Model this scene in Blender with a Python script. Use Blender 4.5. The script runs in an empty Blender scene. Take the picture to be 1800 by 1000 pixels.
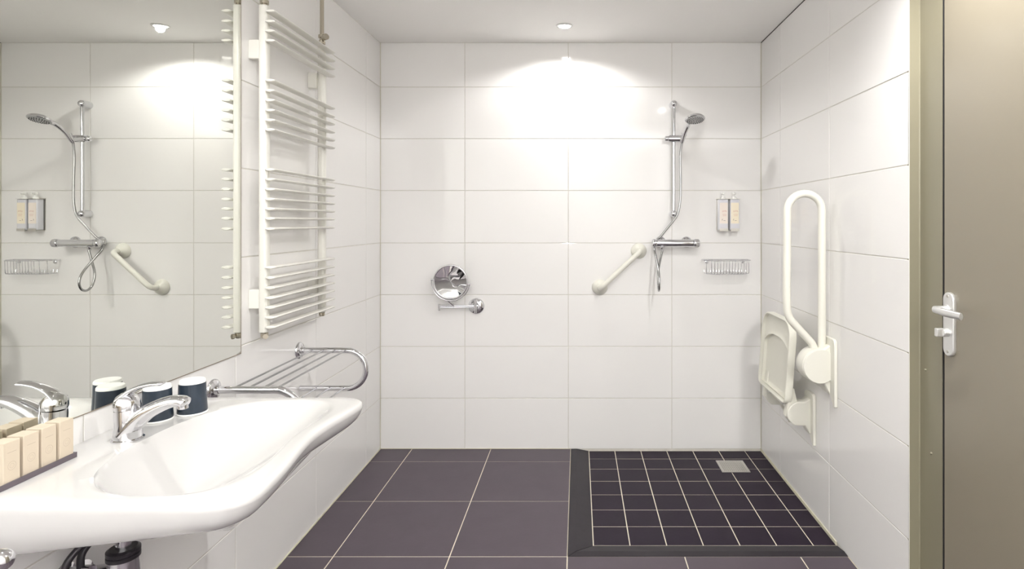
import bpy, math, random
from mathutils import Vector, Matrix
random.seed(7)
PI = math.pi
S = bpy.context.scene
COL = S.collection

# ---------------------------------------------------------------- camera
cd = bpy.data.cameras.new('camera'); cam = bpy.data.objects.new('camera', cd); COL.objects.link(cam)
cam.location = (0, 0, 1.312); cam.rotation_euler = (PI/2, 0, 0)
cd.sensor_width = 36.0; cd.lens = 20.5
cd.shift_x = -116/1800; cd.shift_y = -109/1800
cd.clip_start = 0.02
S.camera = cam
# ---------------------------------------------------------------- world, lamps, exposure
w = bpy.data.worlds.new('world'); S.world = w; w.use_nodes = True
w.node_tree.nodes['Background'].inputs[0].default_value = (1, .97, .93, 1)
w.node_tree.nodes['Background'].inputs[1].default_value = 0.3
S.view_settings.view_transform = 'Standard'
try: S.view_settings.look = 'None'
except Exception: pass
S.view_settings.gamma = 1; S.view_settings.use_curve_mapping = False
S.view_settings.exposure = 0.40
S.cycles.use_denoising = True
S.cycles.diffuse_bounces = 8; S.cycles.max_bounces = 14; S.cycles.glossy_bounces = 6
S.cycles.sample_clamp_indirect = 6
CZ = 2.354
LAMPS = [(-.072, 3.087, 18), (.774, 1.366, 46), (-.83, 1.30, 19), (-.03, .05, 5)]  # last entry is an unseen lamp added as fill
for i, (x, y, p) in enumerate(LAMPS):
    l = bpy.data.lights.new('spot', 'SPOT'); o = bpy.data.objects.new('downlight_beam', l); COL.objects.link(o)
    l.energy = p; l.spot_size = math.radians(154 if i == 0 else 156); l.spot_blend = .35 if i == 0 else .6; l.shadow_soft_size = .022
    l.color = (1, .985, .965); o.location = (x, y, CZ-(.014 if i != 1 else .045))

# added fill: unseen disc aimed up and back at the ceiling and front wall
l = bpy.data.lights.new('fill_light', 'AREA'); o = bpy.data.objects.new('fill_light', l); COL.objects.link(o)
l.shape = 'DISK'; l.size = .35; l.energy = 92; l.color = (.985, .99, 1)
o.location = (.25, -.45, 1.50); o.rotation_euler = (PI+math.radians(35), 0, 0)

# ---------------------------------------------------------------- materials
def srgb(r, g, b):
    f = lambda c: (c/255/12.92) if c/255 <= .04045 else ((c/255+.055)/1.055)**2.4
    return (f(r), f(g), f(b), 1)
def mat(name, col, rough=.4, metal=0, spec=.5, noise=None, bump=0, bscale=40, coat=0, emit=None, trans=0):
    m = bpy.data.materials.new(name); m.use_nodes = True
    nt = m.node_tree; b = nt.nodes['Principled BSDF']
    b.inputs['Base Color'].default_value = col; b.inputs['Roughness'].default_value = rough
    b.inputs['Metallic'].default_value = metal; b.inputs['Specular IOR Level'].default_value = spec
    b.inputs['Coat Weight'].default_value = coat; b.inputs['Transmission Weight'].default_value = trans
    if emit: b.inputs['Emission Color'].default_value = emit[0]; b.inputs['Emission Strength'].default_value = emit[1]
    if noise:
        sc, amt = noise
        tc = nt.nodes.new('ShaderNodeTexCoord'); n = nt.nodes.new('ShaderNodeTexNoise')
        oi = nt.nodes.new('ShaderNodeObjectInfo')
        ad = nt.nodes.new('ShaderNodeVectorMath'); ad.operation = 'ADD'
        sx = nt.nodes.new('ShaderNodeVectorMath'); sx.operation = 'SCALE'; sx.inputs[3].default_value = 7
        nt.links.new(oi.outputs['Location'], sx.inputs[0])
        nt.links.new(tc.outputs['Object'], ad.inputs[0]); nt.links.new(sx.outputs[0], ad.inputs[1])
        n.inputs['Scale'].default_value = sc; n.inputs['Detail'].default_value = 6; n.inputs['Roughness'].default_value = .65
        nt.links.new(ad.outputs[0], n.inputs['Vector'])
        r = nt.nodes.new('ShaderNodeMapRange'); r.inputs[3].default_value = 1-amt; r.inputs[4].default_value = 1+amt
        nt.links.new(n.outputs[0], r.inputs[0])
        mx = nt.nodes.new('ShaderNodeVectorMath'); mx.operation = 'SCALE'; mx.inputs[0].default_value = col[:3]
        nt.links.new(r.outputs[0], mx.inputs[3]); nt.links.new(mx.outputs[0], b.inputs['Base Color'])
    if bump:
        tc = nt.nodes.new('ShaderNodeTexCoord'); n = nt.nodes.new('ShaderNodeTexNoise'); n.inputs['Scale'].default_value = bscale
        n.inputs['Detail'].default_value = 3
        bp = nt.nodes.new('ShaderNodeBump'); bp.inputs['Strength'].default_value = bump; bp.inputs['Distance'].default_value = .002
        nt.links.new(tc.outputs['Object'], n.inputs['Vector']); nt.links.new(n.outputs[0], bp.inputs['Height'])
        nt.links.new(bp.outputs[0], b.inputs['Normal'])
    return m
M = dict(
    tile=mat('glazed_white_tile', (.80, .79, .778, 1), .07, noise=(2.5, .012), bump=.05, bscale=5),
    grout=mat('wall_grout', (.60, .58, .53, 1), .9, noise=(30, .15)),
    fgrout=mat('floor_grout', (.72, .66, .54, 1), .9, noise=(14, .25)),
    ftile=mat('anthracite_floor_tile', srgb(82, 73, 81), .42, spec=.3, noise=(9, .16), bump=.10, bscale=60),
    stile=mat('dark_shower_tile', srgb(36, 27, 40), .45, spec=.15, noise=(9, .16), bump=.10, bscale=60),
    btile=mat('black_border_tile', srgb(46, 42, 47), .45, spec=.2, noise=(14, .25), bump=.12, bscale=60),
    ceil=mat('painted_ceiling', (.90, .89, .87, 1), .75, bump=.06, bscale=90),
    caulk=mat('aged_caulk', (.62, .59, .46, 1), .6, noise=(20, .2)),
    chrome=mat('chrome', (.72, .72, .74, 1), .06, 1),
    rod=mat('dark_chrome_rod', (.42, .42, .43, 1), .12, 1),
    dull=mat('brushed_steel', (.62, .60, .56, 1), .28, 1),
    brass=mat('nickel_pipe', (.50, .46, .38, 1), .25, 1),
    hose=mat('metal_hose', (.42, .42, .42, 1), .25, 1),
    rad=mat('warm_white_enamel', (.74, .73, .68, 1), .3),
    cream=mat('cream_plastic', (.72, .71, .64, 1), .33),
    cream2=mat('cream_seat_plastic', (.70, .69, .61, 1), .4),
    white=mat('white_plastic', (.82, .82, .80, 1), .3),
    cer=mat('white_ceramic', (.58, .573, .565, 1), .08, coat=.3),
    mirror=mat('mirror_silver', (.80, .81, .77, 1), .0, 1),
    frontpaint=mat('front_wall_paint', (.72, .71, .69, 1), .7),
    edge=mat('mirror_edge', (.30, .25, .20, 1), .4, .3),
    glass=mat('shaving_mirror_glass', (.88, .88, .88, 1), .0, 1),
    door=mat('taupe_paint', srgb(134, 127, 112), .24, bump=.10, bscale=18),
    frame=mat('taupe_frame_paint', srgb(130, 125, 106), .30, bump=.12, bscale=30),
    alu=mat('satin_aluminium', (.74, .74, .73, 1), .32, .75),
    dark=mat('black_gap', (.012, .011, .012, 1), .7),
    rubber=mat('black_rubber', (.02, .017, .022, 1), .35),
    cup=mat('slate_cup', srgb(42, 52, 64), .28, noise=(60, .35)),
    soap=mat('cream_carton', srgb(196, 183, 164), .65, noise=(25, .03)),
    ink=mat('faint_carton_print', srgb(176, 163, 145), .7),
    tray=mat('dark_grey_tray', srgb(92, 84, 90), .35),
    bottle=mat('frosted_bottle', (.70, .70, .74, 1), .18),
    label=mat('cream_label', srgb(236, 226, 216), .5),
    lab_a=mat('label_ink_red', srgb(205, 150, 140), .6),
    lab_k=mat('label_ink_dark', srgb(80, 75, 75), .6),
    face=mat('grey_spray_face', (.52, .53, .53, 1), .35, .2),
    bulb=mat('lamp_glow', (1, 1, 1, 1), .4, emit=((1, .96, .9, 1), 14)),
)

# ---------------------------------------------------------------- mesh helpers
def V(*a): return Vector(a)
class B:
    def __init__(s): s.v = []; s.f = []; s.sm = []
    def add(s, vs, fs, smooth=False):
        n = len(s.v); s.v += [Vector(p) for p in vs]
        for f in fs: s.f.append([i+n for i in f]); s.sm.append(smooth)
        return s
    def box(s, a, b, bev=0):
        x0, y0, z0 = a; x1, y1, z1 = b
        if bev <= 0:
            vs = [(x, y, z) for x in (x0, x1) for y in (y0, y1) for z in (z0, z1)]
            return s.add(vs, [(0,1,3,2),(4,6,7,5),(0,4,5,1),(2,3,7,6),(0,2,6,4),(1,5,7,3)])
        e = bev; P = []; idx = {}
        for i, x in enumerate((x0, x1)):
            for j, y in enumerate((y0, y1)):
                for k, z in enumerate((z0, z1)):
                    sx, sy, sz = (e, -e)[i], (e, -e)[j], (e, -e)[k]
                    for ax, p in enumerate(((x, y+sy, z+sz), (x+sx, y, z+sz), (x+sx, y+sy, z))):
                        idx[(i,j,k,ax)] = len(P); P.append(p)
        F = []
        for ax in range(3):
            for side in (0, 1):
                q = []
                for (p, r) in ((0,0),(1,0),(1,1),(0,1)):
                    c = [0,0,0]; c[ax] = side; o = [t for t in range(3) if t != ax]; c[o[0]] = p; c[o[1]] = r
                    q.append(idx[(c[0],c[1],c[2],ax)])
                F.append(q)
        for ax in range(3):   # edges along ax
            o = [t for t in range(3) if t != ax]
            for p in (0,1):
                for r in (0,1):
                    c0 = [0,0,0]; c0[o[0]] = p; c0[o[1]] = r; c1 = list(c0); c1[ax] = 1
                    F.append([idx[(*c0, o[0])], idx[(*c1, o[0])], idx[(*c1, o[1])], idx[(*c0, o[1])]])
        for i in (0,1):
            for j in (0,1):
                for k in (0,1): F.append([idx[(i,j,k,t)] for t in range(3)])
        return s.add(P, F)
    def rings(s, rings, smooth=True, closed=False, cap0=True, cap1=True):
        n = len(rings[0]); vs = [p for r in rings for p in r]; fs = []
        m = len(rings)
        for i in range(m if closed else m-1):
            a = i*n; b = ((i+1) % m)*n
            for j in range(n): k = (j+1) % n; fs.append((a+j, a+k, b+k, b+j))
        s.add(vs, fs, smooth)
        if not closed:
            if cap0: s.add(rings[0], [tuple(range(n))[::-1]], False)
            if cap1: s.add(rings[-1], [tuple(range(n))], False)
        return s
    def tube(s, path, r, n=14, closed=False, flat=1.0, side=None, caps=True):
        P = [Vector(p) for p in path]; m = len(P)
        R = r if isinstance(r, (list, tuple)) else [r]*m
        T = []
        for i in range(m):
            if closed: t = P[(i+1) % m]-P[i-1]
            else: t = P[min(i+1, m-1)]-P[max(i-1, 0)]
            T.append(t.normalized())
        if side is not None: u = Vector(side)
        else:
            u = T[0].orthogonal().normalized()
        rings = []
        for i in range(m):
            u = (u - T[i]*u.dot(T[i])).normalized(); v = T[i].cross(u)
            rings.append([P[i] + u*math.cos(2*PI*k/n)*R[i] + v*math.sin(2*PI*k/n)*R[i]*flat for k in range(n)])
        return s.rings(rings, closed=closed, cap0=caps, cap1=caps)
    def lathe(s, prof, c, axis=(0,0,1), n=32, cap0=True, cap1=True, sx=1, sharp=False):
        ax = Vector(axis).normalized(); u = ax.orthogonal().normalized()
        if abs(ax.z) > .99: u = V(1,0,0)
        v = ax.cross(u); c = Vector(c)
        rings = [[c + ax*h + u*math.cos(2*PI*k/n)*r*sx + v*math.sin(2*PI*k/n)*r for k in range(n)] for r, h in prof]
        return s.rings(rings, smooth=not sharp, cap0=cap0, cap1=cap1)
    def prism(s, poly, axis, a, b, bev=0):
        """poly in the plane perpendicular to axis (0=x: (y,z), 1=y: (x,z), 2=z: (x,y))"""
        def P(p, h):
            return {0: (h, p[0], p[1]), 1: (p[0], h, p[1]), 2: (p[0], p[1], h)}[axis]
        cx = sum(p[0] for p in poly)/len(poly); cy = sum(p[1] for p in poly)/len(poly)
        def ins(e):
            if e == 0: return poly
            out = []
            n = len(poly)
            for i, p in enumerate(poly):
                a_, b_ = poly[i-1], poly[(i+1) % n]
                t = Vector((b_[0]-a_[0], b_[1]-a_[1]));
                if t.length < 1e-9: out.append(p); continue
                t.normalize(); nn = Vector((-t.y, t.x))
                if nn.dot(Vector((cx-p[0], cy-p[1]))) < 0: nn = -nn
                out.append((p[0]+nn.x*e, p[1]+nn.y*e))
            return out
        if bev: hs = [(a, bev), (a+bev*.3, bev*.3), (a+bev, 0), (b-bev, 0), (b-bev*.3, bev*.3), (b, bev)]
        else: hs = [(a, 0), (b, 0)]
        return s.rings([[P(p, h) for p in ins(e)] for h, e in hs], smooth=bool(bev))
    def build(s, name, m, parent=None, loc=None, stuff=False, label=None, recalc=True, angle=None):
        root = parent
        while root is not None and root.parent is not None: root = root.parent
        org = Vector(root.location) if root is not None else Vector(loc or (0,0,0))
        me = bpy.data.meshes.new(name)
        me.from_pydata([tuple(p-org) for p in s.v], [], s.f)
        me.polygons.foreach_set('use_smooth', s.sm)
        if recalc:
            import bmesh
            bm = bmesh.new(); bm.from_mesh(me)
            bmesh.ops.remove_doubles(bm, verts=bm.verts, dist=1e-6)
            bmesh.ops.recalc_face_normals(bm, faces=bm.faces)
            for e in bm.edges:
                if len(e.link_faces) == 2 and e.calc_face_angle(0) > math.radians(48): e.smooth = False
            bm.to_mesh(me); bm.free()
        me.materials.append(m)
        o = bpy.data.objects.new(name, me); COL.objects.link(o)
        if parent is not None: o.parent = parent
        else: o.location = org
        if stuff: o['kind'] = 'stuff'
        if label: o['label'] = label
        return o
def tag(o, label, cat, group=None):
    o['label'] = label; o['category'] = cat
    if group: o['group'] = group
    return o
def thing(name, loc, label, cat, group=None):
    o = bpy.data.objects.new(name, None); COL.objects.link(o); o.location = loc; o.empty_display_size = .05
    return tag(o, label, cat, group)
def struct(o): o['kind'] = 'structure'; return o
def fillet(pts, rad, n=8):
    P = [Vector(p) for p in pts]; out = [P[0]]
    R = rad if isinstance(rad, (list, tuple)) else [rad]*(len(P)-2)
    for i in range(1, len(P)-1):
        a = (P[i-1]-P[i]); b = (P[i+1]-P[i]); la, lb = a.length, b.length; a.normalize(); b.normalize()
        th = a.angle(b); d = min(R[i-1]/math.tan(th/2), la*.499, lb*.499); r = d*math.tan(th/2)
        c = P[i] + (a+b).normalized()*(r/math.sin(th/2))
        s0 = P[i]+a*d-c; s1 = P[i]+b*d-c; ang = s0.angle(s1); ax = s0.cross(s1).normalized()
        for k in range(n+1): out.append(c + Matrix.Rotation(ang*k/n, 3, ax) @ s0)
    out.append(P[-1]); return out
def spline(pts, n=8):
    P = [Vector(p) for p in pts]; P = [P[0]*2-P[1]] + P + [P[-1]*2-P[-2]]; out = []
    for i in range(1, len(P)-2):
        p0, p1, p2, p3 = P[i-1:i+3]
        for k in range(n):
            t = k/n
            out.append(.5*((2*p1)+(p2-p0)*t+(2*p0-5*p1+4*p2-p3)*t*t+(3*p1-p0-3*p2+p3)*t**3))
    out.append(P[-2]); return out
def circ(c, r, a0, a1, n=16): return [(c[0]+r*math.cos(a0+(a1-a0)*k/n), c[1]+r*math.sin(a0+(a1-a0)*k/n)) for k in range(n+1)]
def rrect(x0, y0, x1, y1, r, n=6):
    R = r if isinstance(r, (list, tuple)) else [r]*4      # corners: (x1,y1) (x0,y1) (x0,y0) (x1,y0)
    out = []
    for (cx, cy, a, rr) in ((x1-R[0], y1-R[0], 0, R[0]), (x0+R[1], y1-R[1], PI/2, R[1]), (x0+R[2], y0+R[2], PI, R[2]), (x1-R[3], y0+R[3], 1.5*PI, R[3])):
        out += circ((cx, cy), rr, a, a+PI/2, n)
    return out

# ---------------------------------------------------------------- room shell
XL, XR, YB, YF = -1.146, 1.0617, 3.38, -2.00
G = .0016     # grout sits this far behind the tile face
ZJ = [0, .293, .593, .893, 1.193, 1.497, 1.797, 2.097, CZ]
wall_back = struct(B().box((XL-.15, YB+G, -.1), (XR+.35, YB+.12, CZ+.1)).build('wall_back', M['grout']))
wall_left = struct(B().box((XL-.12, YF-.1, -.1), (XL-G, YB+.12, CZ+.1)).build('wall_left', M['grout']))
wr = B().box((XR+G, 1.866, -.1), (XR+.14, YB+.12, CZ+.1))
wr.box((XR+G, YF-.1, -.1), (XR+.14, .70, CZ+.1)).box((XR+G, .70, 2.10), (XR+.14, 1.866, CZ+.1))
wall_right = struct(wr.build('wall_right', M['grout']))
wall_front = struct(B().box((XL-.12, YF-.1, -.1), (XR+.14, YF, CZ+.1)).build('wall_front', M['frontpaint']))
ceiling = struct(B().box((XL-.12, YF-.1, CZ), (XR+.3, YB+.12, CZ+.1)).build('ceiling', M['ceil']))
SX, SY, DZ = -.042, 2.291, -.012       # shower corner, its floor drop
fb = B().box((XL-.12, YF-.1, -.1), (XR+.3, YB+.12, -.022))
fb.box((XL-.1, YF, -.03), (SX, YB+.05, -.0014)).box((SX, YF, -.03), (XR+.05, SY, -.0014))
fb.box((.060, SY+.10, -.03), (XR+.05, YB+.05, DZ-.0014))
floor = struct(fb.build('floor', M['fgrout']))

_tc = {}
def tile(parent, axis, sgn, plane, u0, u1, v0, v1, m, gap=.0034, thick=.008, name='tile', jit=0):
    """axis: normal axis; sgn: direction of the visible face; u,v the two other axes in order"""
    wd, ht = round(u1-u0-gap, 4), round(v1-v0-gap, 4); key = (axis, sgn, wd, ht, m.name, name)
    if key not in _tc:
        e = .0012; a, b = wd/2, ht/2
        def P(u, v, h):
            h *= sgn
            return {0: (h, u, v), 1: (u, h, v), 2: (u, v, h)}[axis]
        rings = [[P(x*(a-i), y*(b-i), h) for x, y in ((-1,-1),(1,-1),(1,1),(-1,1))] for i, h in ((0, -thick), (0, -e*.8), (e, 0))]
        t = B(); t.rings(rings, smooth=False, cap0=False)
        me_o = t.build(name, m, parent); _tc[key] = me_o.data; o = me_o
    else:
        o = bpy.data.objects.new(name, _tc[key]); COL.objects.link(o); o.parent = parent
    cu, cv = (u0+u1)/2, (v0+v1)/2; pl = plane + (random.uniform(-jit, jit) if jit else 0)
    o.location = {0: (pl, cu, cv), 1: (cu, pl, cv), 2: (cu, cv, pl)}[axis]
    tl = jit*1.6
    if tl:
        r = [0,0,0]
        for t in range(3):
            if t != axis: r[t] = random.uniform(-tl, tl)
        o.rotation_euler = r
    return o
XJ = [XL, -.656, -.058, .544, XR]
XJ = [XL, -.656, -.056, .544, XR]
for i in range(len(XJ)-1):
    for k in range(8): tile(wall_back, 1, -1, YB, XJ[i], XJ[i+1], ZJ[k], ZJ[k+1], M['tile'], jit=.0003)
YL = [YF, -1.648, -1.048, -.448, .152, .752, 1.352, 1.952, 2.552, 3.152, YB]
for i in range(len(YL)-1):
    for k in range(8): tile(wall_left, 0, 1, XL, YL[i], YL[i+1], ZJ[k], ZJ[k+1], M['tile'], jit=.0003)
YR = [1.866, 2.462, 3.060, YB]
for i in range(3):
    for k in range(8): tile(wall_right, 0, -1, XR, YR[i], YR[i+1], ZJ[k], ZJ[k+1], M['tile'], jit=.0003)
for (a, b) in ((YF, -1.4), (-1.4, -.8), (-.8, -.2), (-.2, .40), (.40, .70)):
    for k in range(8): tile(wall_right, 0, -1, XR, a, b, ZJ[k], ZJ[k+1], M['tile'])
tile(wall_right, 0, -1, XR, .70, 1.28, 2.10, CZ, M['tile']); tile(wall_right, 0, -1, XR, 1.28, 1.866, 2.10, CZ, M['tile'])
# floor tiles 45 cm
FX = [XL, -.962, -.505, -.042, .419, .874, XR]
FY = [YF, -1.805, -1.350, -.895, -.440, .016, .471, .926, 1.381, 1.836, 2.291, 2.746, 3.202, YB]
for i in range(6):
    for j in range(13):
        if i >= 3 and FY[j] >= 2.29: continue
        tile(floor, 2, 1, 0, FX[i], FX[i+1], FY[j], FY[j+1], M['ftile'], gap=.0042, jit=.0002)
SXJ = [.063, .2135, .364, .5145, .665, .8155, .966, XR]
SYJ = [2.391, 2.540, 2.688, 2.837, 2.986, 3.134, 3.268, YB]
for i in range(7):
    for j in range(7):
        tile(floor, 2, 1, DZ, SXJ[i], SXJ[i+1], SYJ[j], SYJ[j+1], M['stile'], gap=.0042, name='shower_tile', jit=.0003)
# sloping border pieces (flat lip, then a bevel down to the shower floor), mitred at the corner
g = .002
def border(pts_out, pts_mid, pts_in, name='border_tile'):
    b = B(); zo, zm, zi, zb = 0, .001, DZ, -.026
    r = [[(p[0], p[1], zb) for p in pts_out], [(p[0], p[1], zo) for p in pts_out], [(p[0], p[1], zm) for p in pts_mid],
         [(p[0], p[1], zi) for p in pts_in], [(p[0], p[1], zb) for p in pts_in]]
    vs = [p for q in r for p in q]; fs = [(2*i, 2*i+1, 2*i+3, 2*i+2) for i in range(4)] + [(0,2,4,6,8), (1,3,5,7,9), (0,1,9,8)]
    return b.add(vs, fs).build(name, M['btile'], floor)
border([(SX+g, SY+g*1.2), (SX+g, YB)], [(SX+.035, SY+.037), (SX+.035, YB)], [(.061, SY+.1), (.061, YB)])
border([(SX+g*2, SY+g), (XR, SY+g)], [(SX+.037, SY+.035), (XR, SY+.035)], [(.063, SY+.098), (XR, SY+.098)])
# caulk
def strip(name, a, b): struct(B().box(a, b, .0012).build(name, M['caulk']))
strip('trim_1', (XL, YF, 0), (XL+.005, YB, .006))
strip('trim_2', (XL+.005, YB-.004, 0), (SX, YB, .004))
strip('trim_3', (XR-.005, SY+.1, DZ), (XR, YB, .004))
strip('trim_4', (XL, YB-.003, .006), (XL+.003, YB, CZ))
strip('trim_5', (XR-.003, YB-.003, .006), (XR, YB, CZ))
struct(B().box((XR-.003, 1.866, CZ-.003), (XR, YB-.003, CZ)).build('trim_6', M['dark']))
# corner bead where the right wall ends beside the door
struct(B().box((XR-.0015, 1.8658, 0), (XR+.002, 1.869, CZ), .0005).build('trim_7', M['white']))

# ---------------------------------------------------------------- door with steel frame (in the right wall, slightly recessed)
XD = XR+.030
leaf = B().box((XD+.002, .820, .008), (XD+.042, 1.7415, 2.040), .0015)
door = struct(leaf.build('door_1', M['door']))
fr = B()
fr.prism([(XR-.001, 1.8655), (XD-.003, 1.8625), (XD, 1.8595), (XD, 1.7475), (XD+.030, 1.7475), (XD+.030, 1.757), (XD+.07, 1.757), (XD+.07, 1.90), (XR+.004, 1.90)], 2, 0, 2.10)
fr.build('door_frame', M['frame'], door)
fr2 = B().box((XD, .70, 0), (XD+.07, .815, 2.10), .001); fr2.build('door_frame', M['frame'], door)
B().box((XD, .8155, 2.046), (XD+.07, 1.7465, 2.10), .001).build('door_frame', M['frame'], door)
B().box((XD+.0012, 1.7436, 0), (XD+.029, 1.7474, 2.046)).build('door_gap_shade', M['dark'], door)  # black strip painting the shade in the gap beside the leaf
B().box((XD+.046, .80, 0), (XD+.06, 1.78, 2.09)).build('gap_shade_backing', M['dark'], door)  # black sheet behind the leaf, stands in for darkness deep in the gap
# handle set
pc = (1.708, 1.014)
pl = B().prism(rrect(pc[0]-.0235, pc[1]-.0935, pc[0]+.0235, pc[1]+.0935, .0225, 8), 0, XD-.009, XD+.003, .003)
plate = pl.build('handle_plate', M['alu'], door)
for dz in (.082, -.080):
    B().lathe([(.0042, 0), (.0042, .0018), (.0015, .0024)], (XD-.009, pc[0], pc[1]+dz), (-1, 0, 0), 12).build('screw', M['dull'], plate)
hz = 1.058
B().lathe([(.0135, 0), (.0125, .004), (.010, .010), (.0095, .036)], (XD-.009, pc[0]+.003, hz), (-1, 0, 0), 20).build('lever_neck', M['alu'], plate)
lev = B()
path = fillet([(XD-.030, pc[0]+.004, hz), (XD-.052, pc[0]+.004, hz), (XD-.050, pc[0]-.055, hz-.002), (XD-.043, pc[0]-.112, hz-.004)], [.012, .2], 6)
lev.tube(path, [.0095]*8+[.0115]*(len(path)-9)+[.0105], 18, flat=.55, side=(0, 0, 1))
lev.build('lever_handle', M['alu'], plate)
B().lathe([(.012, 0), (.0115, .012), (.0105, .014)], (XD-.009, pc[0], .990), (-1, 0, 0), 20).build('turn_base', M['alu'], plate)
B().prism(rrect(pc[0]-.004, .990-.0125, pc[0]+.010, .990+.0125, .003, 4), 0, XD-.042, XD-.021, .0015).build('thumb_turn', M['alu'], plate)
# rubber bumper dots on the frame
for (y, z) in ((1.80, .60), (1.83, .85)):
    B().lathe([(.004, 0), (.004, .003), (.002, .005)], (XD, y, z), (-1, 0, 0), 12).build('frame_screw', M['frame'], door)

# ---------------------------------------------------------------- downlights
lab = ['round recessed ceiling downlight glowing above the shaving mirror side of the back wall',
       'recessed ceiling downlight near the door', 'recessed ceiling downlight above the washbasin', 'added unseen fill downlight at the entrance end']
for i, (x, y, p) in enumerate(LAMPS):
    t = thing('ceiling_downlight', (x, y, CZ), lab[i], 'ceiling light')
    B().lathe([(.030, -.001), (.032, .006), (.041, .005), (.044, .001), (.044, 0)], (x, y, CZ), (0, 0, -1), 40, False, False).build('lamp_ring', M['alu'], t)
    d = .016 if i == 1 else .0075
    B().lathe([(.029, .001), (.026, d*.6), (.018, d*.85), (.010, d*.97), (.001, d)], (x, y, CZ), (0, 0, -1), 32, True).build('bulb', M['bulb'] if i != 1 else mat('bright_lamp_glow', (1, 1, 1, 1), .4, emit=((1, .97, .92, 1), 60)), t)

# ---------------------------------------------------------------- wall mirror (left wall)
t = thing('wall_mirror', (XL, .9, .87), 'large frameless rectangular wall mirror above the washbasin on the left', 'mirror')
MX = XL+.0042
B().box((XL+.0002, -.35, .870), (MX, 1.975, 2.26)).build('mirror_glass', M['mirror'], t)
B().box((XL+.0002, -.35, .8675), (MX+.0004, 1.977, .8698)).build('mirror_edge', M['edge'], t)
B().box((XL+.0002, 1.9752, .8698), (MX+.0004, 1.977, 2.26)).build('mirror_edge', M['edge'], t)

# ---------------------------------------------------------------- towel radiator
t = thing('towel_radiator', (-1.10, 2.27, .926), 'tall warm white towel radiator with flat horizontal bars beside the mirror', 'radiator')
for y in (2.040, 2.498):
    b = B(); b.prism(rrect(-1.112, y-.016, -1.082, y+.016, .010, 5), 2, .928, 2.070, .003); b.build('post', M['rad'], t)
bars = [1.312-(y-391)*.00197 for y in (19,37,54,71, 141,159,176,193.5,211,228, 298,315,332.5,350,367,384,402, 470,488,506,523.5,540.5,558,575.5)]
proto = None
for z in bars:
    if proto is None:
        b = B(); ring = []
        def sec(y, s=1):
            return [(-1.0665+.0185*s*math.cos(2*PI*k/16), y, z+.0054*s*math.sin(2*PI*k/16)) for k in range(16)]
        b.rings([sec(2.016, .7), sec(2.018, .95), sec(2.022), sec(2.518), sec(2.528, .7), sec(2.533, .35)])
        proto = b.build('bar', M['rad'], t); z0 = z
    else:
        o = bpy.data.objects.new('bar', proto.data); COL.objects.link(o); o.parent = t; o.location = (0, 0, z-z0)
for (y, z) in ((2.042, 1.915), (2.042, 1.045), (2.485, 1.915), (2.485, 1.045)):
    B().box((XL, y-.016, z-.033), (-1.110, y+.014, z+.033), .002).build('wall_bracket', M['rad'], t)
# valves & pipes
def valve(y, up):
    b = B(); s = 1 if up else -1; z = 2.070 if up else .928
    b.lathe([(.009, 0), (.009, .006), (.0145, .006), (.0145, .018), (.010, .020), (.010, .030), (.015, .032), (.015, .044), (.010, .046)], (-1.097, y, z), (0, 0, s), 12, sharp=True)
    return b
v = valve(2.040, True).build('valve', M['brass'], t)
B().tube([(-1.097, 2.040, 2.11), (-1.097, 2.040, CZ)], .0075, 14).build('pipe', M['brass'], t)
b = valve(2.498, True); b.lathe([(.009, 0), (.009, .022), (.013, .022), (.013, .040)], (-1.097, 2.498, 2.100), (.75, -.66, 0), 12, sharp=True); b.build('valve', M['brass'], t)
B().tube([(-1.097, 2.498, 2.112), (-1.097, 2.498, CZ)], .0085, 14).build('pipe', M['brass'], t)
b = B().lathe([(.009, 0), (.0125, .002), (.0125, .016), (.009, .020)], (-1.097, 2.040, .928), (0, 0, -1), 12, sharp=True)
b.lathe([(.006, 0), (.006, .016), (.009, .016), (.009, .023)], (-1.097, 2.040, .916), (.6, -.8, 0), 12, sharp=True); b.build('drain_plug', M['brass'], t)
B().lathe([(.009, 0), (.0125, .002), (.0125, .014), (.008, .017)], (-1.097, 2.498, .928), (0, 0, -1), 12, sharp=True).build('drain_plug', M['brass'], t)

# ---------------------------------------------------------------- chrome towel shelf
t = thing('towel_shelf', (XL, 2.11, .785), 'two-tier chrome towel rack with rounded tube ends above the far side of the washbasin', 'towel rack')
zt, zb_ = .787, .632; rr_ = (zt-zb_)/2
for y in (2.393, 1.829):
    B().lathe([(.034, 0), (.034, .004), (.030, .009), (.016, .012), (.014, .022)], (XL+.0004, y, zt), (1, 0, 0), 32).build('wall_flange', M['chrome'], t)
    pts = [(XL+.008, y, zt), (-.948, y, zt)] + [(-.948+rr_*math.sin(a), y, zt-rr_+rr_*math.cos(a)) for a in [PI*k/20 for k in range(1, 20)]] + [(-.948, y, zb_), (XL+.006, y, zb_)]
    B().tube(pts, .0118, 18).build('frame_tube', M['chrome'], t)
for x in (-1.085, -1.040, -.994, -.949): B().tube([(x, 1.822, zt+.003), (x, 2.400, zt+.003)], .0030, 10).build('rod', M['rod'], t)
for x in (-1.069, -1.015, -.957): B().tube([(x, 1.822, zb_+.003), (x, 2.400, zb_+.003)], .0030, 10).build('rod', M['rod'], t)

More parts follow.
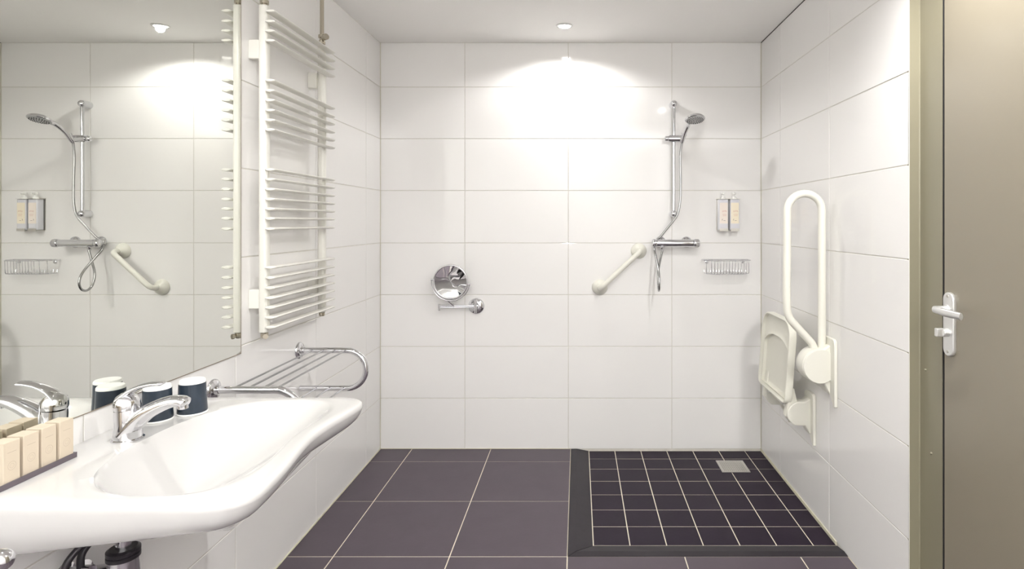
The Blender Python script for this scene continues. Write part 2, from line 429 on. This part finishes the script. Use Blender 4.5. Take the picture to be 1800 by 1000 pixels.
# ---------------------------------------------------------------- washbasin
BZ = .805
def polar(sdf, c, n):
    out = []
    for k in range(n):
        a = 2*PI*k/n; lo, hi = 0, 1.2; dx, dy = math.cos(a), math.sin(a)
        for _ in range(40):
            m_ = (lo+hi)/2
            if sdf(c[0]+dx*m_, c[1]+dy*m_) < 0: lo = m_
            else: hi = m_
        out.append((c[0]+dx*lo, c[1]+dy*lo))
    return out
def sd_rrect(x0, y0, x1, y1, r0, r1):      # r0 for x0 side corners, r1 for x1 side
    def f(x, y):
        cx, cy = (x0+x1)/2, (y0+y1)/2; r = r1 if x > cx else r0
        qx, qy = abs(x-cx)-(x1-x0)/2+r, abs(y-cy)-(y1-y0)/2+r
        return min(max(qx, qy), 0)+math.hypot(max(qx, 0), max(qy, 0))-r
    return f
t = thing('washbasin', (XL, 1.375, BZ), 'large white ceramic wall-hung washbasin on the left wall', 'sink')
N = 144; bc = (-.81, 1.375)
XW = XL+.0006
def dip(x, y):          # the front edge is drawn in a little in the middle
    u = max(0, min(1, (x+.95)/.25)); return .034*math.exp(-((y-1.41)/.17)**2)*u*u*(3-2*u)
def outer(off):
    f = sd_rrect(XW, 1.05-off, -.600+off, 1.70+off, .001, .072+off*.5)
    return polar(lambda x, y: f(x+dip(x, y), y), bc, N)
def inner_sdf(x, y):
    dy = abs(y-1.375)/.292; dx = x+dip(x, y)-bc[0]
    if dx > 0: return (dx/.170)**3.2 + dy**3.0 - 1
    return (abs(dx)/.205)**2.3 + dy**2.4 - 1
inn = polar(inner_sdf, bc, N)
def zbot(p): u = (p[0]-XW)/(.541); return .670+.068*min(1, u)**1.1
o0, o1, o2, o3 = outer(0), outer(-.004), outer(-.010), outer(-.08)
rings = []
dr = (-.93, 1.367)
def mixp(p, s, c): return (c[0]+(p[0]-c[0])*s, c[1]+(p[1]-c[1])*s)
# underside, from the middle outwards
for s_, zz in ((.12, .622), (.42, .634), (.64, .662), (.84, .688)):
    rings.append([(*mixp(p, s_*.9, bc), zz) for p in o3])
for e_, f_ in ((.085, 1.06), (.058, .98), (.038, .88), (.024, .74), (.014, .58), (.007, .40), (.003, .22), (.001, .10)):
    rings.append([(p[0], p[1], zbot(p)*f_+(BZ-.012)*(1-f_)) for p in outer(-e_)])
rings.append([(p[0], p[1], BZ-.014) for p in o0])
rings.append([(p[0], p[1], BZ-.007) for p in outer(-.0012)])
rings.append([(p[0], p[1], BZ-.0025) for p in o1 ] )
rings.append([(p[0], p[1], BZ-.0003) for p in outer(-.009)])
def lerp2(a, b, s): return (a[0]+(b[0]-a[0])*s, a[1]+(b[1]-a[1])*s)
o4 = outer(-.012)
rings.append([(*lerp2(a, b, .35), BZ) for a, b in zip(o4, inn)])
rings.append([(*lerp2(a, b, .8), BZ) for a, b in zip(o4, inn)])
for s_, d in ((1.0, .0012), (.985, .004), (.965, .009), (.94, .018), (.90, .034), (.84, .055), (.75, .078), (.62, .102), (.48, .121), (.34, .134), (.2, .142), (.12, .1448), (.085, .146)):
    c = (dr[0]*(1-s_)+bc[0]*s_, dr[1]*(1-s_)+1.375*s_)
    rings.append([(c[0]+(p[0]-bc[0])*s_, c[1]+(p[1]-1.375)*s_, BZ-d*.5-.073*(1-s_)/.915) for p in inn])
b = B(); b.rings(rings, cap0=True, cap1=True)
bo = b.build('basin_body', M['cer'], t)
B().lathe([(.006, 0), (.020, .002), (.026, .0035), (.031, .002), (.032, -.001)], (dr[0], dr[1], BZ-.144), (0, 0, 1), 32).build('drain_plug', M['chrome'], t)

# ---------------------------------------------------------------- basin mixer tap
fx, fy = -1.055, 1.366
t = thing('basin_tap', (fx, fy, BZ), 'chrome single-lever mixer tap on the back edge of the washbasin', 'faucet')
B().lathe([(.033, .0002), (.033, .003), (.030, .005)], (fx, fy, BZ), (0, 0, 1), 32).build('base_ring', M['chrome'], t)
b = B()
P_ = [(fx, fy, BZ+.004), (fx+.001, fy, BZ+.018), (fx+.002, fy, BZ+.036), (fx+.000, fy, BZ+.058), (fx-.001, fy, BZ+.070)]
b.tube(P_, [.0295, .0285, .0275, .0270, .0262], 28, side=(0, 1, 0))
b.build('tap_body', M['chrome'], t)
sp = spline([(fx-.003, fy, BZ+.014), (fx+.014, fy, BZ+.034), (fx+.042, fy, BZ+.060), (fx+.075, fy, BZ+.078), (fx+.104, fy, BZ+.088), (fx+.126, fy, BZ+.089), (fx+.140, fy, BZ+.083)], 6)
rad = [.030-.0125*min(1, i/(len(sp)*.75)) for i in range(len(sp))]; rad[-1] = .010; rad[-2] = .0150
B().tube(sp, rad, 24, flat=.72, side=(0, 1, 0)).build('spout', M['chrome'], t)
B().lathe([(.0115, 0), (.0115, .012), (.0098, .013)], (fx+.128, fy, BZ+.084), (.12, 0, -1), 24).build('aerator', M['chrome'], t)
b = B(); b.lathe([(.0265, 0), (.0272, .006), (.0262, .018), (.021, .029), (.011, .036), (.002, .038)], (fx-.001, fy, BZ+.0715), (-.05, 0, 1), 28); b.build('lever_cap', M['chrome'], t)
lp = spline([(fx-.014, fy, BZ+.094), (fx+.008, fy, BZ+.112), (fx+.034, fy, BZ+.124), (fx+.062, fy, BZ+.130), (fx+.086, fy, BZ+.131)], 6)
rl = [.022-.007*math.sin(PI*.5*min(1, i/12)) for i in range(len(lp))]; rl[-1] = .005; rl[-2] = .009
B().tube(lp, rl, 20, flat=.36, side=(0, 1, 0)).build('lever', M['chrome'], t)

# ---------------------------------------------------------------- cups
for (x, y, lb) in ((-1.029, 1.556, 'upside-down dark slate cup with white base, the one nearer the chrome towel rack'),
                   (-1.082, 1.500, 'upside-down dark slate cup with white base, standing behind the tap spout')):
    t = thing('cup', (x, y, BZ), lb, 'cup', 'slate cups on the washbasin')
    B().lathe([(.0345, .003), (.0352, .006), (.0325, .050), (.0315, .0805)], (x, y, BZ), (0, 0, 1), 40).build('cup_body', M['cup'], t)
    B().lathe([(.0305, 0), (.0365, .0004), (.0368, .0025), (.035, .0045)], (x, y, BZ), (0, 0, 1), 40).build('cup_rim', M['white'], t)
    B().lathe([(.0313, .0775), (.0314, .0815), (.0308, .086), (.029, .0885), (.026, .0885), (.020, .0875), (.004, .0870)], (x, y, BZ), (0, 0, 1), 40).build('cup_base', M['white'], t)

# ---------------------------------------------------------------- tray with soap boxes
TX0, TX1 = -1.1385, -1.084
TY0, TY1 = 1.066, 1.262
t = thing('tray', (-1.11, 1.165, BZ), 'dark grey narrow tray holding the cream soap boxes on the washbasin', 'tray')
b = B().box((TX0, TY0, BZ+.0003), (TX1, TY1, BZ+.003))
b.box((TX1-.0025, TY0, BZ+.003), (TX1, TY1, BZ+.011)).box((TX0, TY0, BZ+.003), (TX0+.0025, TY1, BZ+.011))
b.box((TX0+.0025, TY1-.0025, BZ+.003), (TX1-.0025, TY1, BZ+.011)).box((TX0+.0025, TY0, BZ+.003), (TX1-.0025, TY0+.0025, BZ+.011))
b.build('tray_body', M['tray'], t)
slots = [1.2405, 1.2015, 1.1615, 1.1205]
wh = ['cream carton soap box at the tap end of the tray', 'cream carton soap box second from the tap end of the tray',
      'cream carton soap box third from the tap end of the tray', 'cream carton soap box farthest from the tap, at the near end of the tray']
for i, y in enumerate(slots):
    dx = random.uniform(-.0012, .0012); x1 = -1.0885+dx; x0 = x1-.033; hh = .084
    t = thing('soap_box', ((x0+x1)/2, y, BZ+.0032), wh[i], 'box', 'cream soap boxes on the tray')
    B().box((x0, y-.0166, BZ+.0032), (x1, y+.0166, BZ+.0032+hh), .0006).build('carton', M['soap'], t)
    b = B(); xx = x1+.0001
    for (rr, wd) in ((.0085, .0008), (.0045, .0006)):
        n = 28; vs = []; fs = []
        for k in range(n):
            a = 2*PI*k/n
            for q in (rr, rr-wd): vs.append((xx, y+q*math.cos(a), BZ+.040+q*math.sin(a)))
        fs = [(2*k, (2*k+2) % (2*n), (2*k+3) % (2*n), 2*k+1) for k in range(n)]
        b.add(vs, fs)
    b.add([(xx, y-.009, BZ+.066), (xx, y+.009, BZ+.066), (xx, y+.009, BZ+.0672), (xx, y-.009, BZ+.0672)], [(0, 1, 2, 3)])
    b.build('print', M['ink'], t, recalc=False)

# ---------------------------------------------------------------- bottle trap and supply valves under the basin
t = thing('bottle_trap', (-1.068, 1.37, .42), 'chrome bottle trap with black collar under the washbasin', 'drain pipe')
B().lathe([(.020, 0), (.036, .008), (.034, .05), (.030, .105)], (-1.068, 1.37, .42), (0, 0, 1), 28).build('trap_cup', M['chrome'], t)
B().lathe([(.030, 0), (.034, .002), (.034, .010), (.031, .012), (.034, .014), (.034, .022), (.028, .026)], (-1.068, 1.37, .524), (0, 0, 1), 28).build('collar', M['rubber'], t)
B().tube(fillet([(-1.068, 1.37, .548), (-1.068, 1.37, .585), (-.93, 1.367, .60), (-.93, 1.367, .626)], .02), .016, 18).build('drain_tube', M['chrome'], t)
B().tube([(-1.085, 1.365, .50), (-1.140, 1.345, .50)], .016, 18).build('wall_tube', M['chrome'], t)
B().lathe([(.032, 0), (.032, .004), (.018, .010)], (XL+.0004, 1.343, .50), (1, 0, 0), 24).build('wall_flange', M['chrome'], t)
for (y, lb) in ((1.262, 'chrome supply valve with black hose under the washbasin, farther from the trap'), (1.302, 'chrome supply valve with black hose under the washbasin, next to the trap')):
    t = thing('supply_valve', (XL, y, .53), lb, 'valve', 'supply valves under the washbasin')
    B().lathe([(.024, 0), (.022, .005), (.012, .008), (.012, .040), (.016, .042), (.016, .058)], (XL+.0004, y, .53), (1, 0, 0), 20).build('valve_body', M['chrome'], t)
    B().tube(spline([(XL+.035, y, .535), (XL+.035, y+.005, .57), (XL+.05, y+.03, .60), (XL+.085, 1.360+(y-1.28)*.8, .645)], 6), .0075, 12).build('hose', M['rubber'], t)
# chrome ball-topped stand at the left edge
t = thing('chrome_stand', (-.914, .9225, 0), 'slim chrome stand with a ball top at the lower left corner of the photo', 'stand')
b = B(); b.lathe([(.0178*math.sin(PI*k/16)+1e-4, .777-.0178*math.cos(PI*k/16)) for k in range(17)], (-.914, .9225, 0), (0, 0, 1), 28); b.build('ball', M['chrome'], t)
B().tube([(-.914, .9225, .010), (-.914, .9225, .762)], .0075, 16).build('pole', M['chrome'], t)
B().lathe([(.085, .0003), (.085, .006), (.078, .010), (.010, .013)], (-.914, .9225, 0), (0, 0, 1), 36).build('base', M['chrome'], t)

# ---------------------------------------------------------------- shaving mirror on the back wall
t = thing('shaving_mirror', (-.585, YB, .826), 'round chrome magnifying mirror on a folding arm fixed to the back wall', 'mirror')
k = .00320
def wp(px, py, Y): return Vector(((px-1016)*Y/1025, Y, 1.312-(py-391)*Y/1025))
c = wp(837, 538, 3.37)
B().lathe([(.046, 0), (.046, .004), (.042, .010), (.020, .014)], (c.x, YB-.0005, c.z), (0, -1, 0), 36).build('wall_plate', M['chrome'], t)
b = B(); b.tube([(c.x, YB-.035, c.z-.036), (c.x, YB-.035, c.z+.036)], .0085, 16); b.tube([(c.x, YB-.008, c.z), (c.x, YB-.035, c.z)], .009, 14); b.build('hinge_post', M['chrome'], t)
e1 = wp(772, 541, 3.31); mc = wp(792, 495.5, 3.270)
b = B(); b.tube([(c.x, YB-.035, c.z-.001), (e1.x, e1.y, e1.z+.006-.006)], .0042, 12); b.build('arm', M['chrome'], t)
b = B(); b.tube([(c.x, YB-.035, c.z+.008), (e1.x, e1.y, e1.z+.008)], .0036, 12); b.build('arm', M['chrome'], t)
B().tube([(e1.x, e1.y, e1.z-.016), (e1.x, e1.y, e1.z+.022)], .0065, 14).build('hinge_post', M['chrome'], t)
st = wp(796, 535, 3.290)
B().tube([(e1.x, e1.y, e1.z+.014), (st.x+.004, st.y, st.z)], .0042, 12).build('arm', M['chrome'], t)
nrm = Vector((.05, -1, -.03)).normalized()
uu = Vector((1, 0, 0)); uu = (uu-nrm*uu.dot(nrm)); uu = (uu*math.cos(.14)+nrm.cross(uu)*math.sin(-.14)).normalized(); vv = uu.cross(nrm).normalized()
if vv.z < 0: vv = -vv
R_ = .0935
b = B(); b.tube([mc+(uu*math.cos(a)+vv*math.sin(a))*R_ for a in [2*PI*q/56 for q in range(56)]], .0052, 10, closed=True); b.build('mirror_frame', M['chrome'], t)
b = B(); rg = []
for r_, h in ((.001, -.008), (.03, -.0072), (.06, -.0048), (.0915, 0)):
    rg.append([mc+nrm*(.002+h*.55)+(uu*math.cos(a)+vv*math.sin(a))*r_ for a in [2*PI*q/48 for q in range(48)]])
b.rings(rg, cap1=False); b.build('mirror_glass', M['glass'], t, recalc=False)
B().lathe([(.0915, 0), (.085, .010), (.01, .014)], mc-nrm*.001, -nrm, 40, False).build('mirror_back', M['chrome'], t)
b = B(); b.tube([mc+(uu*math.cos(a)+vv*math.sin(a))*.106 for a in [PI+PI*q/28 for q in range(29)]], .0036, 10); b.build('fork', M['chrome'], t)
for s_ in (-1, 1): B().tube([mc+uu*s_*.094, mc+uu*s_*.112], .005, 10).build('pivot_knob', M['chrome'], t)
pb = mc-vv*.106
B().tube([pb, Vector((st.x+.004, st.y, st.z-.006))], .0055, 12).build('stem', M['chrome'], t)

# ---------------------------------------------------------------- white angled grab bar
def grab(c1, c2, r, t):
    for c_ in (c1, c2):
        B().lathe([(.0455, 0), (.0455, .004), (.042, .014), (.034, .024), (.024, .034), (.0175, .042)], (c_[0], YB-.0005, c_[1]), (0, -1, 0), 36).build('wall_flange', M['cream'], t)
    d = Vector((c2[0]-c1[0], 0, c2[1]-c1[1])).normalized()
    p = fillet([(c1[0], YB-.03, c1[1]), (c1[0]+d.x*.004, YB-.088, c1[1]+d.z*.004), (c2[0]-d.x*.004, YB-.088, c2[1]-d.z*.004), (c2[0], YB-.03, c2[1])], .05, 10)
    B().tube(p, r, 20).build('bar', M['cream'], t)
t = thing('grab_bar', (.24, YB, 1.04), 'slanting cream grab bar with round wall flanges left of the shower mixer', 'grab bar')
grab((.352, 1.148), (.126, .938), .0145, t)

# ---------------------------------------------------------------- shower set
bx, by = .547, YB-.050
t = thing('shower_rail', (bx, YB, 1.35), 'chrome vertical shower rail with sliding holder, handset and metal hose', 'shower')
for z in (1.990, 1.362):
    b = B(); b.lathe([(.021, 0), (.021, .010), (.0205, .044), (.0185, .060), (.012, .068), (.002, .070)], (bx, YB-.0005, z), (0, -1, 0), 24); b.build('rail_bracket', M['chrome'], t)
B().tube([(bx, by, 1.352), (bx, by, 2.000)], .0095, 18).build('rail', M['chrome'], t)
sz = 1.312+(391-243)*.00323
b = B(); b.tube([(bx-.028, by-.004, sz), (bx+.040, by-.004, sz)], [.0205, .0205], 20); b.build('slider', M['chrome'], t)
b = B(); b.lathe([(.013, 0), (.015, .004), (.0155, .022), (.012, .026)], (bx-.026, by-.004, sz), (-1, 0, 0), 20); b.build('slider_knob', M['chrome'], t)
b = B(); b.tube([(bx+.040, by-.006, sz-.018), (bx+.054, by-.030, sz+.022)], [.0125, .0165], 18); b.build('handset_holder', M['chrome'], t)
hd = Vector((.634, 3.157, 1.866)); h0 = Vector((bx+.046, by-.012, sz-.022))
hp = spline([h0, Vector((bx+.056, by-.050, sz+.030)), Vector((bx+.070, 3.235, sz+.068)), hd+Vector((-.008, .035, .001))], 6)
B().tube(hp, [.0095+.004*i/len(hp) for i in range(len(hp))], 18).build('handset_grip', M['chrome'], t)
dn = Vector((.04, -.24, -.96)).normalized()
b = B(); b.lathe([(.050, 0), (.055, .004), (.0545, .010), (.047, .018), (.034, .025), (.018, .030), (.002, .032)], hd-dn*.0, -dn, 40); b.build('shower_head', M['chrome'], t)
fc = B().lathe([(.052, -.0008), (.048, .0025), (.002, .0035)], hd, dn, 40).build('spray_face', M['face'], t)
b = B(); su = dn.orthogonal().normalized(); sv = dn.cross(su)
for q, cnt in ((.042, 22), (.032, 17), (.022, 11), (.011, 6)):
    for a in range(cnt):
        p = hd+dn*.002+(su*math.cos(2*PI*a/cnt)+sv*math.sin(2*PI*a/cnt))*q
        b.lathe([(.0022, 0), (.0016, .0035)], p, dn, 6)
b.build('nozzles', M['dark'], fc, stuff=True)
# mixer
mz, my = 1.195, 3.298
tm = thing('shower_mixer', (.553, YB, mz), 'horizontal chrome thermostatic shower mixer bar below the shower rail', 'faucet')
b = B(); b.tube([(.447, my, mz), (.650, my, mz)], .0205, 24); b.build('mixer_body', M['chrome'], tm)
def knob(x0, x1):
    b = B(); n = 24; s_ = 1 if x1 > x0 else -1
    pr = [(.018, 0), (.0215, .002), (.0225, .006), (.0225, abs(x1-x0)-.005), (.019, abs(x1-x0)-.001), (.002, abs(x1-x0))]
    b.lathe(pr, (x0, my, mz), (s_, 0, 0), n)
    for a in range(12):
        p = Vector((x0+s_*.010, my+.0225*math.cos(2*PI*a/12), mz+.0225*math.sin(2*PI*a/12)))
        b.tube([p, p+Vector((s_*(abs(x1-x0)-.018), 0, 0))], .0014, 6)
    return b
knob(.447, .418).build('flow_knob', M['chrome'], tm); knob(.652, .688).build('temperature_knob', M['chrome'], tm)
for x in (.478, .628):
    B().lathe([(.033, 0), (.033, .003), (.029, .012), (.016, .020), (.015, .060)], (x, YB-.0005, mz+.004), (0, -1, 0), 28).build('wall_rose', M['chrome'], tm)
B().lathe([(.011, 0), (.011, .010), (.009, .012), (.009, .022)], (.475, 3.292, mz-.018), (0, 0, -1), 16).build('outlet', M['chrome'], tm)
hosep = [h0+Vector((0, .004, 0)), (.582, by-.012, sz-.10), (.584, by-.015, sz-.26), (.580, by-.018, sz-.36), (.562, by-.020, 1.352),
         (.515, 3.318, 1.288), (.468, 3.330, 1.228), (.448, 3.343, 1.205), (.437, 3.338, 1.165), (.440, 3.290, 1.115), (.445, 3.215, 1.04), (.444, 3.188, .985),
         (.446, 3.205, .945), (.449, 3.245, .934), (.452, 3.285, .960), (.453, 3.302, 1.02), (.462, 3.296, 1.085), (.475, 3.290, 1.150), (.475, 3.291, 1.162)]
B().tube(spline(hosep, 8), .0062, 12).build('hose', M['hose'], t)

# ---------------------------------------------------------------- soap bottles in wall bracket
t = thing('dispenser_bracket', (.863, YB, 1.266), 'steel wall bracket holding two soap bottles right of the shower rail', 'bracket')
b = B(); b.box((.800, YB-.003, 1.268), (.926, YB-.0003, 1.452)); b.build('back_plate', M['dull'], t)
for x in (.832, .896):
    b = B(); b.box((x-.024, YB-.052, 1.266), (x+.024, YB-.003, 1.2685)); b.box((x-.024, YB-.0545, 1.262), (x+.024, YB-.052, 1.278)); b.build('bottom_clip', M['dull'], t)
b = B()
for x in (.832, .896):
    o_, i_ = rrect(x-.0315, YB-.056, x+.0315, YB-.003, .006, 4), rrect(x-.014, YB-.044, x+.014, YB-.016, .0139, 4)
    b.rings([[(p[0], p[1], 1.4455) for p in o_], [(p[0], p[1], 1.4475) for p in o_], [(p[0], p[1], 1.4475) for p in i_], [(p[0], p[1], 1.4455) for p in i_]], smooth=False, closed=True)
b.build('top_plate', M['dull'], t)
for x, lb in ((.832, 'soap pump bottle with pinkish label, left of the two in the wall bracket'), (.896, 'soap pump bottle with yellowish cream label, right of the two in the wall bracket')):
    t2 = thing('soap_bottle', (x, YB-.03, 1.269), lb, 'bottle', 'soap bottles beside the shower')
    b = B(); b.prism(rrect(x-.0275, YB-.0515, x+.0275, YB-.0045, .010, 6), 2, 1.269, 1.445, .003); b.build('bottle_body', M['bottle'], t2)
    yy = YB-.0518
    lb_ = B().box((x-.0225, yy-.0002, 1.306), (x+.0225, yy+.001, 1.425)).build('paper_label', M['label'] if x < .85 else mat('yellow_label', srgb(236, 226, 204), .5), t2)
    b = B(); y_ = yy-.0004
    def rect(b, x0, z0, x1, z1): b.add([(x0, y_, z0), (x1, y_, z0), (x1, y_, z1), (x0, y_, z1)], [(0, 1, 2, 3)])
    for i_, dx_ in enumerate((-.008, -.001, .006, .013)): rect(b, x+dx_, 1.372, x+dx_+.0018, 1.381)
    rect(b, x-.008, 1.372, x-.0035, 1.3735); rect(b, x+.006, 1.379, x+.0105, 1.3805); rect(b, x-.001, 1.379, x+.003, 1.3805); rect(b, x+.013, 1.372, x+.017, 1.3735)
    rect(b, x-.008, 1.358, x+.016, 1.3595); rect(b, x-.006, 1.350, x+.015, 1.3515)
    b.build('label_print', M['lab_a'], lb_, recalc=False)
    b = B()
    rect(b, x-.010, 1.322, x-.0085, 1.331); rect(b, x-.010, 1.330, x-.005, 1.3315); rect(b, x-.002, 1.322, x+.010, 1.3235)
    b.build('label_print', M['lab_k'], lb_, recalc=False)
    b = B(); b.lathe([(.0145, 0), (.0145, .011), (.008, .016), (.0055, .018), (.0055, .027), (.011, .029), (.011, .038), (.006, .041)], (x, YB-.030, 1.4452), (0, 0, 1), 20)
    b.tube([(x, YB-.030, 1.4795), (x-.004, YB-.060, 1.4775)], [.0065, .0045], 12); b.build('pump', M['white'], t2)

# ---------------------------------------------------------------- wire basket
t = thing('wire_basket', (.85, YB, 1.05), 'chrome wire shower basket on the back wall under the soap bottles', 'basket')
xa, xb, ya, yb2 = .716, .984, YB-.001, YB-.110; zt_, zl = 1.097, 1.020
outl = lambda e: [(xa+e, ya), (xa+e, YB-.055+e*.3), (xa+.050+e*.4, yb2+e), (xb-.050-e*.4, yb2+e), (xb-e, YB-.055+e*.3), (xb-e, ya)]
def wire(o2, z, r): return [(p[0], p[1], z) for p in fillet([(*q, 0) for q in o2], .015, 4)]
B().tube(wire(outl(0), zt_, .003), .0031, 8).build('rim_wire', M['chrome'], t)
B().tube([(xa, ya-.004, zt_), (xb, ya-.004, zt_)], .0031, 8).build('rim_wire', M['chrome'], t)
B().tube(wire(outl(.016), zl, .0025), .0022, 8).build('base_wire', M['chrome'], t)
b = B(); o2 = outl(0); segs = []
def wires(p, q, n, ends):
    for i in range(n):
        s_ = (i+ends)/(n-1+2*ends) if n > 1 else .5; x = p[0]+(q[0]-p[0])*s_; y = p[1]+(q[1]-p[1])*s_
        b.tube(fillet([(x, y, zt_), (x, y+.003, zl+.002), (x, ya-.006, zl-.001), (x, ya-.004, zl+.02)], .008, 3), .0017, 6)
wires(o2[2], o2[3], 11, .1); wires(o2[1], o2[2], 2, .6); wires(o2[3], o2[4], 2, .6)
b.build('wires', M['chrome'], t, stuff=True)
for x in (xa+.03, xb-.03): B().lathe([(.010, 0), (.010, .004), (.005, .006)], (x, YB-.0005, zt_-.012), (0, -1, 0), 16).build('screw_disc', M['chrome'], t)

# ---------------------------------------------------------------- floor drain
t = thing('floor_drain', (.839, 3.162, DZ), 'square perforated steel floor drain in the dark shower tiles', 'drain')
x0, x1, y0, y1 = .764, .914, 3.087, 3.237; z1 = DZ+.0035
b = B(); o_ = [(x0, y0), (x1, y0), (x1, y1), (x0, y1)]; i_ = [(x0+.012, y0+.012), (x1-.012, y0+.012), (x1-.012, y1-.012), (x0+.012, y1-.012)]
b.rings([[(p[0], p[1], DZ+.0004) for p in o_], [(p[0], p[1], z1) for p in o_], [(p[0], p[1], z1) for p in i_], [(p[0], p[1], DZ+.0004) for p in i_]], smooth=False, closed=True)
b.build('drain_frame', M['dull'], t)
B().box((x0+.012, y0+.012, DZ+.0003), (x1-.012, y1-.012, DZ+.0008)).build('drain_pan', M['dark'], t)
b = B(); n = 12; st_ = (x1-x0-.024)/n
for i in range(n+1): xx = x0+.012+st_*i; b.box((xx-.0022, y0+.012, DZ+.001), (xx+.0022, y1-.012, DZ+.003))
for i in range(n+1): yy = y0+.012+st_*i; b.box((x0+.012, yy-.0034, DZ+.001), (x1-.012, yy+.0034, DZ+.0028))
b.build('grate', M['dull'], t, stuff=True)

# ---------------------------------------------------------------- folding support rail (right wall, folded up)
ry = 2.462
t = thing('support_rail', (XR, ry, .70), 'cream fold-up support rail with tall loop standing upright on the right wall', 'grab bar')
xo, xi = .884, 1.030; rl_ = (xi-xo)/2; zc = 1.434-rl_
pts = [(1.012, ry, .740), (.988, ry, .802), (xo, ry, .915), (xo-.003, ry, 1.0), (xo, ry, zc)]
pts = fillet(pts, [.05, .09, .5], 8)[:-1]
pts += [((xo+xi)/2-rl_*math.cos(a), ry, zc+rl_*math.sin(a)) for a in [PI*q/18 for q in range(19)]]
pts += [(xi, ry, .76)]
B().tube(pts, .0162, 20).build('rail_loop', M['cream'], t)
def hub_poly(cx, cz, r, ztop, zbot, wallx):
    pl = circ((cx, cz), r, PI*.55, PI*1.38, 20)
    return pl + [(wallx-.030, cz-r*.95), (wallx-.012, zbot), (wallx, zbot), (wallx, ztop), (wallx-.012, ztop), (wallx-.030, cz+r*.98)]
wx = XR-.0006
B().prism(hub_poly(1.006, .714, .073, .80, .60, wx-.008), 1, ry-.038, ry+.038, .006).build('hinge_hub', M['cream'], t)
B().prism(circ((1.006, .714), .071, 0, 2*PI, 31)[:-1], 1, ry-.046, ry-.037, .003).build('hub_cap', M['cream'], t)
def wall_plate(t, y0, y1, z0, z1, m):
    B().prism([(y0, z0), (y0+.006, z0-.003), (y0+.018, z0+.012), (y1, z0+(y1-y0)*.9), (y1, z1-.02), (y1-.012, z1-.004), (y1-.03, z1), (y0+.02, z1), (y0+.006, z1-.006), (y0, z1-.02)], 0, wx-.014, wx, .002).build('wall_plate', m, t)
wall_plate(t, ry-.080, ry+.050, .556, .832, M['cream'])

# ---------------------------------------------------------------- folding shower seat
t = thing('shower_bench', (XR, 2.81, .45), 'cream plastic fold-up shower seat hinged low on the right wall', 'seat')
Y0, Y1, Z0, Z1 = 2.625, 3.02, .488, .862
def tx(z): return .930+(z-Z0)*.075          # leaning back towards the wall as it rises
cc = ((Y0+Y1)/2, .64)
def sd2(y0, z0, y1, z1, rt, rb):
    def f(y, z):
        cy, cz = (y0+y1)/2, (z0+z1)/2; r = rt if z > cz else rb
        qx, qy = abs(y-cy)-(y1-y0)/2+r, abs(z-cz)-(z1-z0)/2+r
        return min(max(qx, qy), 0)+math.hypot(max(qx, 0), max(qy, 0))-r
    return f
N2 = 96
A = lambda e: polar(sd2(Y0+e, Z0+e, Y1-e, Z1-e, max(.02, .085-e), max(.01, .035-e)), cc, N2)
def arch(e):
    def f(y, z):
        top = .768-e-abs((y-cc[0])/.175)**2.6*.050
        return max(abs(y-cc[0])-(.176-e), z-top, (Z0+.016+e)-z)
    return polar(f, cc, N2)
R3 = lambda L, d: [(tx(p[1])+d, p[0], p[1]) for p in L]
b = B(); b.rings([R3(A(.004), .034), R3(A(0), .031), R3(A(0), .003), R3(A(.003), 0), R3(A(.006), 0), R3(A(.009), .003), R3(A(.011), .014), R3(A(.014), .016), R3(arch(-.002), .014), R3(arch(.001), .011), R3(arch(.004), .011), R3(arch(.007), .025), R3(arch(.015), .027)])
b.build('seat_panel', M['cream2'], t)
for y in (2.655, 2.960):
    B().prism(hub_poly(1.000, .448, .056, .515, .36, wx-.008), 1, y-.028, y+.028, .005).build('hinge_hub', M['cream'], t)
    B().prism([(.940, .435), (1.00, .425), (1.00, .465), (.978, .56), (.962, .56), (.948, .49)], 1, y-.020, y+.020, .003).build('seat_arm', M['cream2'], t)
    wall_plate(t, y-.058, y+.045, .318, .545, M['cream'])
B().tube([(.985, 2.68, .452), (.985, 2.935, .452)], .013, 16).build('hinge_axle', M['cream'], t)
for y in (2.72, 2.895):
    B().lathe([(.018, 0), (.018, .020), (.013, .024)], (tx(.5)+.030, y, .492), (.15, 0, -1), 18).build('rubber_buffer', M['alu'], t)
